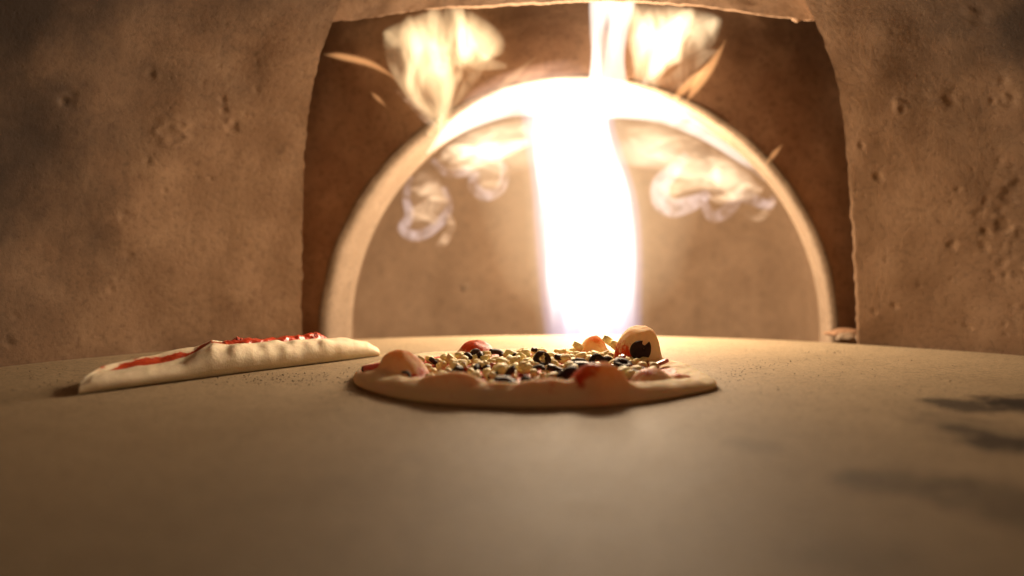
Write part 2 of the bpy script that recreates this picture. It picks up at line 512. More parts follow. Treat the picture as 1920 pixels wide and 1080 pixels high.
def build_rim():
    prof = [(AY + 0.004, AR + 0.015), (AY - 0.0004, AR + 0.012), (AY + 0.0002, AR + 0.009), (AY + 0.0014, AR + 0.005), (AY + 0.004, AR + 0.002), (AY + 0.008, AR + 0.0005), (AY + 0.018, AR), (AY + 0.030, AR),
            (AY + 0.038, AR + 0.0005), (AY + 0.044, AR - 0.0022), (AY + 0.066, AR - 0.0025), (AY + 0.070, AR + 0.001), (AY + 0.073, AR + 0.02)]
    V = []
    for y, r in prof:
        c = AX + 0.017 * (y - AY) / 0.08
        L = arch_loop(r, cx=c)
        d = np.array([0.0016 * noise.fractal(Vector((x * 22, z * 22, y * 22)), 1, 2, 4) for x, z in L])
        V.append(np.c_[L[:, 0], y + d, L[:, 1] + d * 0.5])
    nc = V[0].shape[0]
    o = mesh_obj('arch_rim', np.concatenate(V), grid_faces(len(prof), nc), M_RIM, smooth=True)
    o['label'] = 'pale brightly lit rim of the fire arch'
    o.parent = arch_wall
    return o
rim = build_rim()
def build_firebox():
    c = AX + 0.018
    prof = [(AY + 0.072, AR + 0.015), (AY + 0.10, AR + 0.04), (AY + 0.25, AR + 0.05), (AY + 0.40, AR + 0.04), (AY + 0.45, AR - 0.02)]
    prof += [(AY + 0.465, r) for r in np.linspace(AR - 0.06, 0.0004, 26)]
    V = []
    for y, r in prof:
        L = arch_loop(r, cx=c, leg=-0.06)
        d = np.array([0.004 * noise.fractal(Vector((x * 12, z * 12, y * 12)), 1, 2, 4) for x, z in L])
        V.append(np.c_[L[:, 0], y + d, L[:, 1] + d])
    nc = V[0].shape[0]
    n = len(prof) * nc
    verts = np.concatenate(V + [np.array([(-0.9, 0.6, -0.06), (1.0, 0.6, -0.06), (1.0, 1.5, -0.06), (-0.9, 1.5, -0.06)])])
    faces = [f for f in grid_faces(len(prof), nc)] + [(n, n + 1, n + 2, n + 3)]
    o = to_oven(mesh_obj('firebox', verts, faces, M_FIREBOX))
    o['label'] = 'warm lit inside of the firebox behind the flames'
build_firebox()

def chunk(name, loc, size, mat, seed, parent=None):
    import bmesh
    bm = bmesh.new()
    bmesh.ops.create_icosphere(bm, subdivisions=3, radius=1.0)
    for v in bm.verts:
        k = 1 + 0.45 * noise.fractal(v.co * 1.3 + Vector((seed, 0, 0)), 1, 2, 4)
        v.co = Vector((v.co.x * size[0] * k, v.co.y * size[1] * k, v.co.z * size[2] * k))
    me = bpy.data.meshes.new(name)
    bm.to_mesh(me); bm.free()
    me.polygons.foreach_set('use_smooth', [True] * len(me.polygons))
    me.materials.append(mat)
    o = bpy.data.objects.new(name, me)
    o.location = loc
    COL.objects.link(o)
    return o
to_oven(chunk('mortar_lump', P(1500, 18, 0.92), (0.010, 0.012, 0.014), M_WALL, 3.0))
to_oven(chunk('mortar_lump', P(1583, 624, 1.01), (0.018, 0.016, 0.0045), M_FACE, 8.0))
to_oven(chunk('mortar_lump', P(1590, 632, 0.990), (0.012, 0.014, 0.005), M_RIM, 11.0))
to_oven(chunk('mortar_lump', P(1611, 634, 0.966), (0.0035, 0.004, 0.006), M_RIM, 14.0))

to_oven(chunk('mortar_lump', P(1387, 474, 1.505), (0.010, 0.006, 0.010), M_FIREBOX, 21.0))
to_oven(chunk('mortar_lump', P(872, 538, 1.505), (0.006, 0.005, 0.006), M_RIM, 24.0))

# ------------------------------------------------------------------ flames: closed bodies of glowing gas
def mat_flame(name, colour, strength, streak=None, fade=None):
    m = bpy.data.materials.new(name)
    m.use_nodes = True
    t = m.node_tree
    t.nodes.clear()
    out = t.nodes.new('ShaderNodeOutputMaterial')
    e = t.nodes.new('ShaderNodeEmission')
    e.inputs['Color'].default_value = (*colour, 1)
    e.inputs['Strength'].default_value = strength
    if streak:
        tc = t.nodes.new('ShaderNodeTexCoord')
        mp = t.nodes.new('ShaderNodeMapping')
        mp.inputs['Scale'].default_value = streak[0]
        mp.inputs['Rotation'].default_value = (0, streak[3] if len(streak) > 3 else 0, 0)
        n = t.nodes.new('ShaderNodeTexNoise')
        n.inputs['Scale'].default_value = 1.0
        n.inputs['Detail'].default_value = 3
        n.inputs['Distortion'].default_value = 0.6
        r = t.nodes.new('ShaderNodeMapRange')
        r.inputs['From Min'].default_value = streak[1]
        r.inputs['From Max'].default_value = streak[2]
        r.inputs['To Min'].default_value = strength * 0.12
        r.inputs['To Max'].default_value = strength
        t.links.new(tc.outputs['Object'], mp.inputs['Vector'])
        t.links.new(mp.outputs['Vector'], n.inputs['Vector'])
        t.links.new(n.outputs['Fac'], r.inputs['Value'])
        res = r.outputs['Result']
        if fade:                                   # weaker gas near the burner
            sp = t.nodes.new('ShaderNodeSeparateXYZ')
            t.links.new(tc.outputs['Object'], sp.inputs[0])
            g = t.nodes.new('ShaderNodeMapRange')
            g.inputs['From Min'].default_value, g.inputs['From Max'].default_value = fade[0], fade[1]
            g.inputs['To Min'].default_value = fade[2]
            mu = t.nodes.new('ShaderNodeMath'); mu.operation = 'MULTIPLY'
            t.links.new(sp.outputs[2], g.inputs['Value'])
            t.links.new(g.outputs['Result'], mu.inputs[0])
            t.links.new(res, mu.inputs[1])
            res = mu.outputs[0]
        t.links.new(res, e.inputs['Strength'])
    t.links.new(e.outputs[0], out.inputs['Volume'])
    return m
F_CORE = mat_flame('flame_core_gas', (1.0, 0.97, 0.95), 52.0, ((60, 22, 5), 0.34, 0.56), (-0.005, 0.085, 0.10))
F_BLUE = mat_flame('flame_blue_gas', (0.50, 0.54, 1.0), 7.0)
F_SOFT = mat_flame('flame_soft_gas', (1.0, 0.84, 0.66), 2.4)
F_BAND = mat_flame('flame_band_gas', (1.0, 0.92, 0.80), 75.0, ((12, 20, 26), 0.28, 0.52))
F_PLUME = mat_flame('flame_plume_gas', (1.0, 0.69, 0.36), 74.0, ((30, 12, 14), 0.36, 0.62, 0.5))
F_PLUME2 = mat_flame('flame_plume_gas_right', (1.0, 0.71, 0.40), 74.0, ((30, 12, 14), 0.36, 0.62, -0.5))
F_STREAM = mat_flame('flame_stream_gas', (1.0, 0.90, 0.80), 75.0, ((40, 10, 6), 0.30, 0.55))
F_ORANGE = mat_flame('flame_orange_gas', (1.0, 0.46, 0.17), 110.0)
F_WISP = mat_flame('flame_wisp_gas', (1.0, 0.84, 0.84), 27.0, ((45, 20, 45), 0.35, 0.60))
F_WISPW = mat_flame('flame_wisp_warm_gas', (1.0, 0.68, 0.42), 44.0, ((26, 16, 58), 0.40, 0.64))
F_BLOOM = mat_flame('flame_bloom_gas', (1.0, 0.72, 0.42), 2.6)

flame = tag(empty('flame', (0.10, 1.10, -0.06)), 'bright white gas flame rising in the arch and spilling over its top', 'flame')
def to_flame(o):
    outward(o)
    o.parent = flame
    o.matrix_parent_inverse = flame.matrix_basis.inverted()
    return o

def smooth_path(pts, n):
    """Catmull-Rom through rows of numbers"""
    p = np.array(pts, float)
    p = np.vstack([2 * p[0] - p[1], p, 2 * p[-1] - p[-2]])
    m = len(p) - 3
    out = []
    for t in np.linspace(0, m - 1e-9, n):
        i = int(t); s = t - i
        a, b, c, d = p[i], p[i + 1], p[i + 2], p[i + 3]
        out.append(0.5 * ((2 * b) + (-a + c) * s + (2 * a - 5 * b + 4 * c - d) * s * s + (-a + 3 * b - 3 * c + d) * s ** 3))
    return np.array(out)

def ribbon(name, path, mat, thick=0.6, n=60, m=20, power=1.0):
    """tongue along rows (px, py, depth, width px): lens-shaped section, thickness in depth = thick * width"""
    S = smooth_path(path, n)
    V = []
    C = np.array([P(a, b, c) for a, b, c, w in S])
    T = np.gradient(C, axis=0)
    T /= np.linalg.norm(T, axis=1)[:, None] + 1e-9
    up = np.array([0, 1.0, 0])
    for c, t, s in zip(C, T, S):
        side = np.cross(t, up); side /= np.linalg.norm(side) + 1e-9
        dep = np.cross(side, t)
        w = max(s[3], 0.5) / 2 / F * s[2]
        for k in range(m):
            a = 2 * math.pi * k / m
            sn = math.sin(a)
            V.append(c + side * w * math.cos(a) + dep * w * thick * math.copysign(abs(sn) ** power, sn))
    f = [tuple(q) for q in grid_faces(n, m, True)]
    f.append(tuple(range(m))[::-1])
    f.append(tuple(range((n - 1) * m, n * m)))
    return to_flame(mesh_obj(name, V, f, mat))

def pillow(name, outline, depth, thick, mat, power=1.0, n=140, rings=12, lean=0.0):
    """soft-edged body of gas with a given outline; thickness falls to nothing at the edge"""
    O = smooth_path(outline + outline[:1], n + 1)[:-1]
    c0 = O.mean(0)
    V = []
    def pt(q, off):
        d = depth + lean * (q[1] - c0[1]) / 1000
        p = P(q[0], q[1], d)
        p[1] += off
        return p
    ss = np.linspace(1, 0.02, rings)
    for sgn in (1, -1):
        for s in (ss if sgn == 1 else ss[1:][::-1]):
            pass
    for s in ss:
        h = thick * (1 - s * s) ** power
        for q in O: V.append(pt(c0 + (q - c0) * s, -h))
    for s in ss[1:]:
        h = thick * (1 - s * s) ** power
        for q in O: V.append(pt(c0 + (q - c0) * s, h))
    f = [tuple(q) for q in grid_faces(rings, n, True)]
    f.append(tuple(range((rings - 1) * n, rings * n)))
    b = rings * n
    for k in range(n):
        f.append((k, b + k, b + (k + 1) % n, (k + 1) % n))
    f += [tuple(q[::-1]) for q in grid_faces(rings - 1, n, True, base=b)]
    f.append(tuple(range(b + (rings - 2) * n, b + (rings - 1) * n))[::-1])
    return to_flame(mesh_obj(name, V, f, mat))

# rising column
COLM = [(700, 1028, 1198), (640, 1030, 1196), (560, 1020, 1197), (480, 1012, 1198), (400, 1006, 1192), (330, 1000, 1172), (270, 992, 1152), (225, 985, 1146), (195, 985, 1150), (170, 1000, 1150), (150, 1030, 1130)]
def col_rows(extra):
    return [((l + r) / 2, y, 1.165 - 0.12 * max(0, (420 - y) / 270), r - l - 8 + extra) for y, l, r in COLM]
ribbon('flame_column', col_rows(0), F_CORE, 0.55, 80, 32, 1.7)
ribbon('flame_mantle', col_rows(26), F_BLUE, 0.5, 80, 32, 1.3)
ribbon('flame_mantle', [(a, b, c, w) for a, b, c, w in col_rows(56)], F_SOFT, 0.6, 80, 32, 2.2)
pillow('flame_glow_and_bloom', [(1110, 640), (960, 560), (900, 420), (880, 300), (900, 210), (1100, 170), (1290, 210), (1330, 310), (1310, 430), (1260, 560)], 1.15, 0.06, F_BLOOM, 1.0)  # weak flame gas, also imitating lens bloom around the column
# band of fire under the top of the arch
ribbon('flame_band', [(800, 288, 1.03, 6), (838, 252, 1.03, 28), (885, 220, 1.03, 44), (955, 192, 1.03, 58), (1040, 184, 1.03, 72), (1110, 184, 1.03, 78), (1180, 192, 1.03, 66),
                      (1250, 214, 1.03, 44), (1320, 252, 1.03, 26), (1385, 296, 1.03, 18), (1435, 340, 1.03, 5)], F_BAND, 0.6, 90, 24, 1.4)
# streams and plumes escaping over the top of the arch
ribbon('flame_stream', [(1140, 190, 1.02, 90), (1140, 120, 1.01, 66), (1142, 60, 1.0, 74), (1148, 0, 0.985, 88), (1150, -60, 0.97, 70)], F_STREAM, 0.35, 50)
ribbon('flame_stream', [(1115, 180, 1.02, 30), (1118, 110, 1.015, 22), (1124, 50, 1.005, 20), (1130, -10, 0.995, 24)], F_STREAM, 0.5, 40)
pillow('flame_plume', [(826, 244), (800, 190), (760, 120), (716, 64), (760, 36), (820, 16), (880, 18), (940, 60), (945, 100), (900, 120), (868, 150), (850, 190)], 1.01, 0.012, F_PLUME, 0.9)
ribbon('flame_plume', [(850, 10, 1.0, 36), (862, 60, 1.005, 44), (890, 110, 1.01, 40), (950, 125, 1.01, 10)], F_PLUME, 0.4, 40)
pillow('flame_plume', [(1195, 172), (1180, 110), (1178, 50), (1190, 8), (1260, 8), (1346, 28), (1352, 56), (1330, 96), (1290, 116), (1255, 130), (1230, 156)], 1.01, 0.012, F_PLUME2, 0.9)
def fan(root, tips, mat, seed):
    rs = random.Random(seed)
    for tx, ty, w in tips:
        dx, dy = tx - root[0], ty - root[1]
        nx, ny = -dy * 0.10, dx * 0.10
        b = rs.uniform(-1, 1)
        rx, ry = root[0] + rs.uniform(-28, 28), root[1] + rs.uniform(-14, 10)
        rows = [(rx, ry, 1.02, 14), (root[0] + dx * 0.35 + nx * b, root[1] + dy * 0.35 + ny * b, 1.012, w * 0.55), (root[0] + dx * 0.7 + nx * b * 0.6, root[1] + dy * 0.7 + ny * b * 0.6, 1.005, w),
                (tx, ty, 0.998, w * 0.55), (tx + dx * rs.uniform(0.02, 0.22) + rs.uniform(-10, 10), ty + dy * rs.uniform(0.02, 0.2), 0.995, 3)]
        ribbon('flame_tongue', rows, mat, 0.32, 44, 18, 1.3)
fan((828, 246), [(728, 70, 46), (766, 48, 52), (815, 26, 50), (862, 30, 40), (915, 104, 26), (980, 128, 20)], F_PLUME, 3)
fan((1200, 176), [(1188, 20, 44), (1236, 14, 50), (1290, 24, 54), (1340, 44, 44), (1330, 100, 30), (1306, 140, 18)], F_PLUME2, 5)
ribbon('flame_tongue', [(1205, 160, 1.02, 10), (1235, 120, 1.01, 26), (1262, 70, 1.0, 30), (1275, 30, 1.0, 8)], F_STREAM, 0.4, 40)
ribbon('flame_tongue', [(1362, 74, 1.0, 2), (1335, 120, 1.005, 20), (1310, 155, 1.01, 24), (1288, 190, 1.02, 6)], F_ORANGE, 0.45, 40, 20, 2.2)
ribbon('flame_tongue', [(1330, 118, 1.0, 3), (1300, 150, 1.005, 20), (1270, 180, 1.01, 16), (1262, 205, 1.02, 5)], F_ORANGE, 0.45, 40, 20, 2.2)
ribbon('flame_tongue', [(606, 102, 1.02, 2), (640, 106, 1.02, 15), (690, 118, 1.02, 15), (725, 136, 1.02, 9), (745, 152, 1.02, 2)], F_ORANGE, 0.45, 40, 20, 2.2)
ribbon('flame_tongue', [(694, 172, 1.02, 2), (708, 184, 1.02, 10), (726, 202, 1.02, 2)], F_ORANGE, 0.45, 30, 20, 2.2)
ribbon('flame_tongue', [(738, 166, 1.02, 4), (766, 186, 1.02, 18), (796, 216, 1.02, 22), (826, 250, 1.02, 8)], F_WISPW, 0.5, 40)
ribbon('flame_tongue', [(1468, 270, 1.02, 2), (1452, 288, 1.02, 12), (1436, 308, 1.02, 5)], F_ORANGE, 0.45, 30, 20, 2.2)
pillow('flame_veil', [(830, 240), (880, 170), (960, 130), (1080, 110), (1120, 170), (1000, 185), (900, 215)], 1.03, 0.016, F_ORANGE and mat_flame('flame_veil_gas', (1.0, 0.60, 0.40), 22.0, ((14, 10, 30), 0.35, 0.65)), 0.9)
# curls hanging under the roof of the firebox: thin bright rims around weaker gas
def curl(pts, w, mat=F_WISP, d=1.13):
    m = len(pts)
    ribbon('flame_curl', [(x, y, d, w * 1.7 * (0.35 + 0.65 * math.sin(math.pi * (0.08 + 0.84 * i / (m - 1))))) for i, (x, y) in enumerate(pts)], mat, 0.7, 70, 16)
curl([(810, 300), (840, 325), (885, 322), (890, 350), (910, 366), (938, 352), (946, 322), (935, 296)], 15)
curl([(770, 330), (762, 370), (768, 405), (756, 428), (775, 442), (800, 436), (830, 412), (842, 385), (832, 350)], 14)
curl([(830, 290), (860, 282), (900, 290), (950, 280), (990, 262)], 22, F_WISPW)
curl([(840, 400), (846, 425), (832, 452), (818, 462)], 12, F_WISPW)
pillow('flame_veil', [(815, 300), (850, 262), (920, 235), (1000, 225), (1005, 270), (950, 290), (940, 350), (905, 360), (885, 325), (840, 320)], 1.13, 0.012, F_WISPW, 0.8)
pillow('flame_veil', [(768, 340), (800, 310), (835, 350), (842, 390), (810, 430), (770, 425)], 1.13, 0.007, F_WISPW, 0.8)
F_CREAM = mat_flame('flame_cream_gas', (1.0, 0.76, 0.50), 16.0, ((16, 14, 22), 0.33, 0.66))
pillow('flame_veil', [(820, 290), (860, 245), (960, 215), (1010, 220), (1015, 300), (960, 330), (900, 335), (850, 330)], 1.12, 0.020, F_CREAM, 1.0)
pillow('flame_veil', [(1135, 215), (1230, 222), (1330, 262), (1420, 335), (1400, 380), (1300, 350), (1220, 320), (1150, 300)], 1.12, 0.020, F_CREAM, 1.0)
pillow('flame_veil', [(1150, 262), (1215, 255), (1270, 275), (1260, 310), (1190, 315)], 1.10, 0.008, mat_flame('flame_rose_gas', (1.0, 0.50, 0.46), 14.0), 1.0)
curl([(1290, 290), (1262, 320), (1240, 345), (1240, 375), (1262, 390), (1300, 380), (1330, 362)], 24)
curl([(1320, 370), (1326, 395), (1340, 406), (1365, 394), (1385, 368), (1410, 374), (1440, 384), (1452, 368)], 16)
curl([(1330, 300), (1345, 330), (1335, 360), (1350, 372), (1380, 366), (1400, 348), (1430, 356)], 14, F_WISPW)
curl([(1395, 400), (1420, 408), (1440, 395), (1455, 375)], 10, F_WISPW)
pillow('flame_veil', [(1160, 235), (1240, 240), (1320, 265), (1400, 320), (1430, 365), (1370, 380), (1320, 360), (1260, 385), (1235, 350), (1275, 300), (1200, 290)], 1.13, 0.010, F_WISPW, 0.8)

# ------------------------------------------------------------------ pizza
PX, PY = 0.0145, 0.695
pizza = tag(empty('pizza', (PX, PY, 0)), 'round raw pizza topped with diced cheese and black olives in front of the fire', 'pizza')

# bumps of the crust: local x, y, radius, radial stretch, height, sauce, toast, sauce offset x
BUMPS = [(-0.096, -0.040, 0.0200, 1.0, 0.0195, 0.38, 0.85, 0.012), (-0.046, 0.094, 0.0180, 1.0, 0.0135, 1.0, 0.6, 0.0),
         (0.060, 0.103, 0.0135, 1.0, 0.0160, 0.5, 1.0, 0.004), (0.096, 0.064, 0.0206, 1.0, 0.0268, 0.0, 0.38, 0.0),
         (0.043, -0.109, 0.0210, 1.0, 0.0150, 0.9, 0.85, -0.015), (0.086, -0.060, 0.0165, 1.0, 0.0100, 0.55, 0.4, -0.004),
         (-0.055, -0.106, 0.0270, 0.6, 0.0080, 0.34, 0.32, 0.006), (0.006, -0.122, 0.0240, 0.6, 0.0045, 0.28, 0.30, 0.0),
         (-0.022, -0.121, 0.0110, 0.7, 0.0018, 0.0, 0.1, 0.0), (0.110, -0.045, 0.010, 1.0, 0.0030, 0.6, 0.2, 0.0)]
def outline_r(a):
    return 0.1385 + 0.0085 * math.exp(-((a + R_(24)) / R_(13)) ** 2) - 0.003 * math.exp(-((a - R_(20)) / R_(20)) ** 2) + 0.0022 * noise.noise(Vector((math.cos(a) * 2.2, math.sin(a) * 2.2, 4)))
def rim_h(a):
    back = 0.5 + 0.5 * math.sin(a)
    h = 0.0128 - 0.0045 * back
    h -= 0.0040 * math.exp(-((a + R_(20)) / R_(28)) ** 2)
    return h + 0.0012 * noise.noise(Vector((math.cos(a) * 5, math.sin(a) * 5, 1)))
def pizza_top(x, y):
    """height of the dough, sauce and toast at a local point"""
    r = math.hypot(x, y); a = math.atan2(y, x)
    R = outline_r(a)
    s = r / R
    h = rim_h(a)
    inner = 0.0055
    k = float(sstep(0.70, 0.90, s))
    top = inner + (h - inner) * k
    e = max(0.0, 1 - ((s - 0.90) / 0.10) ** 2) if s > 0.90 else 1.0
    top = 0.0030 + (top - 0.0030) * math.sqrt(e)
    top += 0.0009 * noise.fractal(Vector((x * 45, y * 45, 0)), 1, 2, 3) * min(1, (1 - s) * 14)
    top += 0.0008 * noise.fractal(Vector((x * 130, y * 170, 8)), 1, 2, 3) * min(1, (1 - s) * 14)
    sauce = 1 - float(sstep(0.72, 0.84, s + 0.10 * noise.noise(Vector((x * 40, y * 40, 3)))))
    toast = 0.0
    for bx, by, br, st, bh, sa, to, so in BUMPS:
        ba = math.atan2(by, bx)
        dx, dy = x - bx, y - by
        rad = dx * math.cos(ba) + dy * math.sin(ba)
        tan = -dx * math.sin(ba) + dy * math.cos(ba)
        d = math.hypot(rad / st, tan) / br
        d *= 1 + 0.12 * noise.noise(Vector((x * 60, y * 60, bx * 50)))
        if d < 1.7:
            if bh > 0.025: f = (max(0, 1 - d ** 2.8)) ** 0.46 if d < 1 else 0
            elif bh > 0.012: f = (max(0, 1 - d ** 2)) ** 0.72 if d < 1 else 0
            else: f = max(0, 1 - d * d) ** 1.0 if d < 1 else 0
            skirt = 0.10 * math.exp(-max(0, d - 0.85) ** 2 * 16) if bh > 0.025 else 0.20 * math.exp(-max(0, d - 0.70) ** 2 * 7) if bh > 0.012 else 0.22 * math.exp(-d * d * 1.4)
            top += bh * max(f, skirt) * (1 - 0.0 * s) * min(1, (1 - s) * 12 + 0.0)
            near = math.exp(-(d / 1.0) ** 4)
            toast = max(toast, to * math.exp(-(d / 0.80) ** 2.2))
            top += 0.0011 * noise.noise(Vector((x * 110, y * 110, 6))) * near * min(1, (1 - s) * 10)
            ds = math.hypot(x - bx - so, y - by) / br
            sv = sa * math.exp(-(ds / 0.95) ** 4)
            sauce = max(sauce * (1 - near), sv) if near > 0.4 else max(sauce, sv)
    return top, sauce, toast
def build_dough():
    nt, nr = 460, 150
    S = 1 - (1 - np.linspace(0, 1, nr)) ** 1.25
    S = S[1:]
    V, At = [], []
    for s in S:
        for t in range(nt):
            a = 2 * math.pi * t / nt
            if a > math.pi: a -= 2 * math.pi
            r = outline_r(a) * s
            x, y = r * math.cos(a), r * math.sin(a)
            z, sa, to = pizza_top(x, y)
            V.append((x, y, z)); At.append((sa, to, 0))
    # underside curls in
    for k, (sc_, z) in enumerate([(0.997, 0.0014), (0.985, 0.0006), (0.95, 0.0004), (0.5, 0.0004)]):
        for t in range(nt):
            a = 2 * math.pi * t / nt
            if a > math.pi: a -= 2 * math.pi
            r = outline_r(a) * sc_
            V.append((r * math.cos(a), r * math.sin(a), z)); At.append((0, 0, 0))
    nrow = len(S) + 4
    f = [tuple(q) for q in grid_faces(nrow, nt, True, flip=True)]
    c = len(V)
    z, sa, to = pizza_top(0, 0)
    V.append((0, 0, z)); At.append((sa, to, 0))
    for t in range(nt): f.append((c, t, (t + 1) % nt))
    f.append(tuple((nrow - 1) * nt + t for t in range(nt))[::-1])
    o = mesh_obj('dough', V, f, M_DOUGH, pizza, attr=np.array(At))
    return o
build_dough()

import bmesh
def rounded_die(seed, e=3.2, squash=(1, 1, 1)):
    bm = bmesh.new()
    bmesh.ops.create_icosphere(bm, subdivisions=2, radius=1.0)
    rs = random.Random(seed)
    sk = [rs.uniform(-0.22, 0.22) for _ in range(6)]
    for v in bm.verts:
        x, y, z = v.co
        k = (abs(x) ** e + abs(y) ** e + abs(z) ** e) ** (-1 / e)
        x, y, z = x * k * squash[0], y * k * squash[1], z * k * squash[2]
        x, y, z = x + sk[0] * z + sk[1] * y, y + sk[2] * z + sk[3] * x * z, z + sk[4] * x * y + sk[5] * 0.5 * x
        q = 1 + 0.10 * noise.noise(Vector((x * 1.7 + seed, y * 1.7, z * 1.7)))
        v.co = (x * q, y * q, z * q)
    me = bpy.data.meshes.new('cheese_cube')
    bm.to_mesh(me); bm.free()
    me.polygons.foreach_set('use_smooth', [True] * len(me.polygons))
    me.materials.append(M_CHEESE)
    return me
DICE = [rounded_die(i, random.uniform(4.0, 9.0), (random.uniform(0.85, 1.3), random.uniform(0.8, 1.1), random.uniform(0.75, 1.1))) for i in range(9)]

def ring_mesh(name, R0, R1, h, a0, a1, mat, seed, n=40, wob=0.10):
    """sliced olive: ring (or part of one) with a hole"""
    full = abs(a1 - a0 - 2 * math.pi) < 1e-3
    sec = [(R1, -h * 0.35), (R1 + (R0 - R1) * 0.15, -h * 0.5), (R0 * 0.93, -h * 0.5), (R0, -h * 0.30), (R0 * 1.01, 0), (R0, h * 0.30), (R0 * 0.93, h * 0.5), (R1 + (R0 - R1) * 0.15, h * 0.5), (R1, h * 0.35)]
    m = len(sec)
    V = []
    cnt = n if full else n + 1
    for k in range(cnt):
        a = a0 + (a1 - a0) * k / n
        w = 1 + wob * noise.noise(Vector((math.cos(a) * 1.3, math.sin(a) * 1.3, seed)))
        for r, z in sec:
            V.append((r * w * math.cos(a), r * w * math.sin(a) * 0.92, z + 0.12 * h * noise.noise(Vector((math.cos(a) * 2, math.sin(a) * 2, seed + r * 90)))))
    f = []
    for k in range(n):
        for j in range(m):
            a, b = k * m + j, k * m + (j + 1) % m
            c, d = ((k + 1) % cnt) * m + (j + 1) % m, ((k + 1) % cnt) * m + j
            f.append((a, d, c, b))
    if not full:
        f.append(tuple(range(m)))
        f.append(tuple(range(n * m, n * m + m))[::-1])
    me = bpy.data.meshes.new(name)
    me.from_pydata(V, [], f)
    me.polygons.foreach_set('use_smooth', [True] * len(me.polygons))
    me.materials.append(mat)
    return me
OLIVES = [ring_mesh('olive_slice', 0.0080, 0.0035, 0.0042, 0, 2 * math.pi, M_OLIVE, 1), ring_mesh('olive_slice', 0.0078, 0.0030, 0.0050, 0.3, 4.2, M_OLIVE, 2, 30),
          ring_mesh('olive_slice', 0.0070, 0.0028, 0.0048, 0, 3.2, M_OLIVE, 3, 26), ring_mesh('olive_slice', 0.0085, 0.0040, 0.0040, 0, 2.4, M_OLIVE, 4, 24)]

placed = []
def put(me, name, x, y, z, rot, sc):
    o = bpy.data.objects.new(name, me)
    o.location = (x, y, z)
    o.rotation_euler = rot
    o.scale = (sc, sc, sc) if isinstance(sc, (int, float)) else sc
    COL.objects.link(o)
    o.parent = pizza
    return o
def rest(x, y, r):
    z = pizza_top(x, y)[0]
    for (a, b, c, q) in placed:
        d2 = (x - a) ** 2 + (y - b) ** 2
        rr = (r + q) * 0.86
        if d2 < rr * rr:
            z = max(z, c + math.sqrt(rr * rr - d2) - r * 0.86)
    return z

# olives first, where the photograph shows them: pixel x, y, assumed height, mesh, tilt, size
def at_px(x, y, z):
    Y = F * (H - z) / (y - HY)
    return (x - CX) / F * Y - PX, Y - PY
OL = [(1017, 670, 0.014, 0, (1.1, 0.2, 0.4), 1.0), (905, 668, 0.013, 2, (0.9, 0.5, 1.2), 1.0), (880, 672, 0.011, 3, (1.2, -0.3, 2.2), 0.9), (930, 662, 0.012, 3, (0.5, 0.2, 0.1), 1.0), (960, 668, 0.012, 1, (1.0, 0, 2.8), 0.9),
      (1056, 671, 0.013, 3, (0.3, 0.2, 0.3), 1.0), (1085, 678, 0.014, 2, (0.6, 0.2, 2.9), 1.0), (1120, 674, 0.015, 1, (1.1, 0.2, 0.2), 0.9), (1140, 675, 0.014, 2, (0.8, -0.3, 1.0), 0.85), (1168, 678, 0.013, 0, (0.4, 0.1, 0.3), 1.0),
      (1095, 686, 0.014, 3, (0.2, 0.1, 0.2), 1.25), (1066, 702, 0.014, 1, (0.9, 0.3, 3.6), 1.2), (1045, 690, 0.012, 3, (0.3, 0.2, 1.0), 1.1), (905, 688, 0.012, 2, (0.4, 0.1, 0.5), 1.05), (970, 700, 0.013, 3, (0.7, 0.8, 2.0), 1.15),
      (855, 694, 0.012, 2, (0.9, 0.4, 4.0), 0.95), (945, 725, 0.010, 3, (0.3, 0.1, 0.2), 1.0), (1182, 698, 0.010, 3, (0.2, 0.0, 0.3), 1.1), (1172, 704, 0.009, 2, (0.2, 0.0, 0.1), 1.0), (893, 662, 0.012, 1, (1.3, 0.3, 0.7), 0.8),
      (818, 676, 0.011, 3, (0.6, 0.2, 1.6), 0.9), (990, 712, 0.012, 2, (0.8, 0.2, 2.0), 0.9), (1008, 655, 0.014, 3, (0.4, 0.1, 1.1), 0.8), (760, 710, 0.011, 3, (0.8, 0.2, 0.3), 0.5), (1200, 690, 0.010, 2, (0.4, 0.1, 0.3), 0.8)]
for i, (x, y, z, k, rot, sc) in enumerate(OL):
    lx, ly = at_px(x, y, z)
    zz = pizza_top(lx, ly)[0]
    put(OLIVES[k], 'olive_slice', lx, ly, max(zz + 0.0026 * sc, z - 0.002), rot, sc)
    placed.append((lx, ly, max(zz, z - 0.004), 0.0042 * sc))
for k in range(5):
    a_, r_ = random.uniform(0, 6.28), 0.098 * math.sqrt(random.random())
    lx, ly = r_ * math.cos(a_), r_ * math.sin(a_)
    if pizza_top(lx, ly)[2] > 0.2: continue
    sc = random.uniform(0.55, 0.95)
    zz = pizza_top(lx, ly)[0]
    hz = zz + random.uniform(0.003, 0.0062)
    put(OLIVES[random.choice((1, 2, 3, 3))], 'olive_slice', lx, ly, hz, (random.uniform(-0.7, 0.9), random.uniform(-0.5, 0.5), random.uniform(0, 6.28)), sc)
    placed.append((lx, ly, hz - 0.002, 0.0036 * sc))
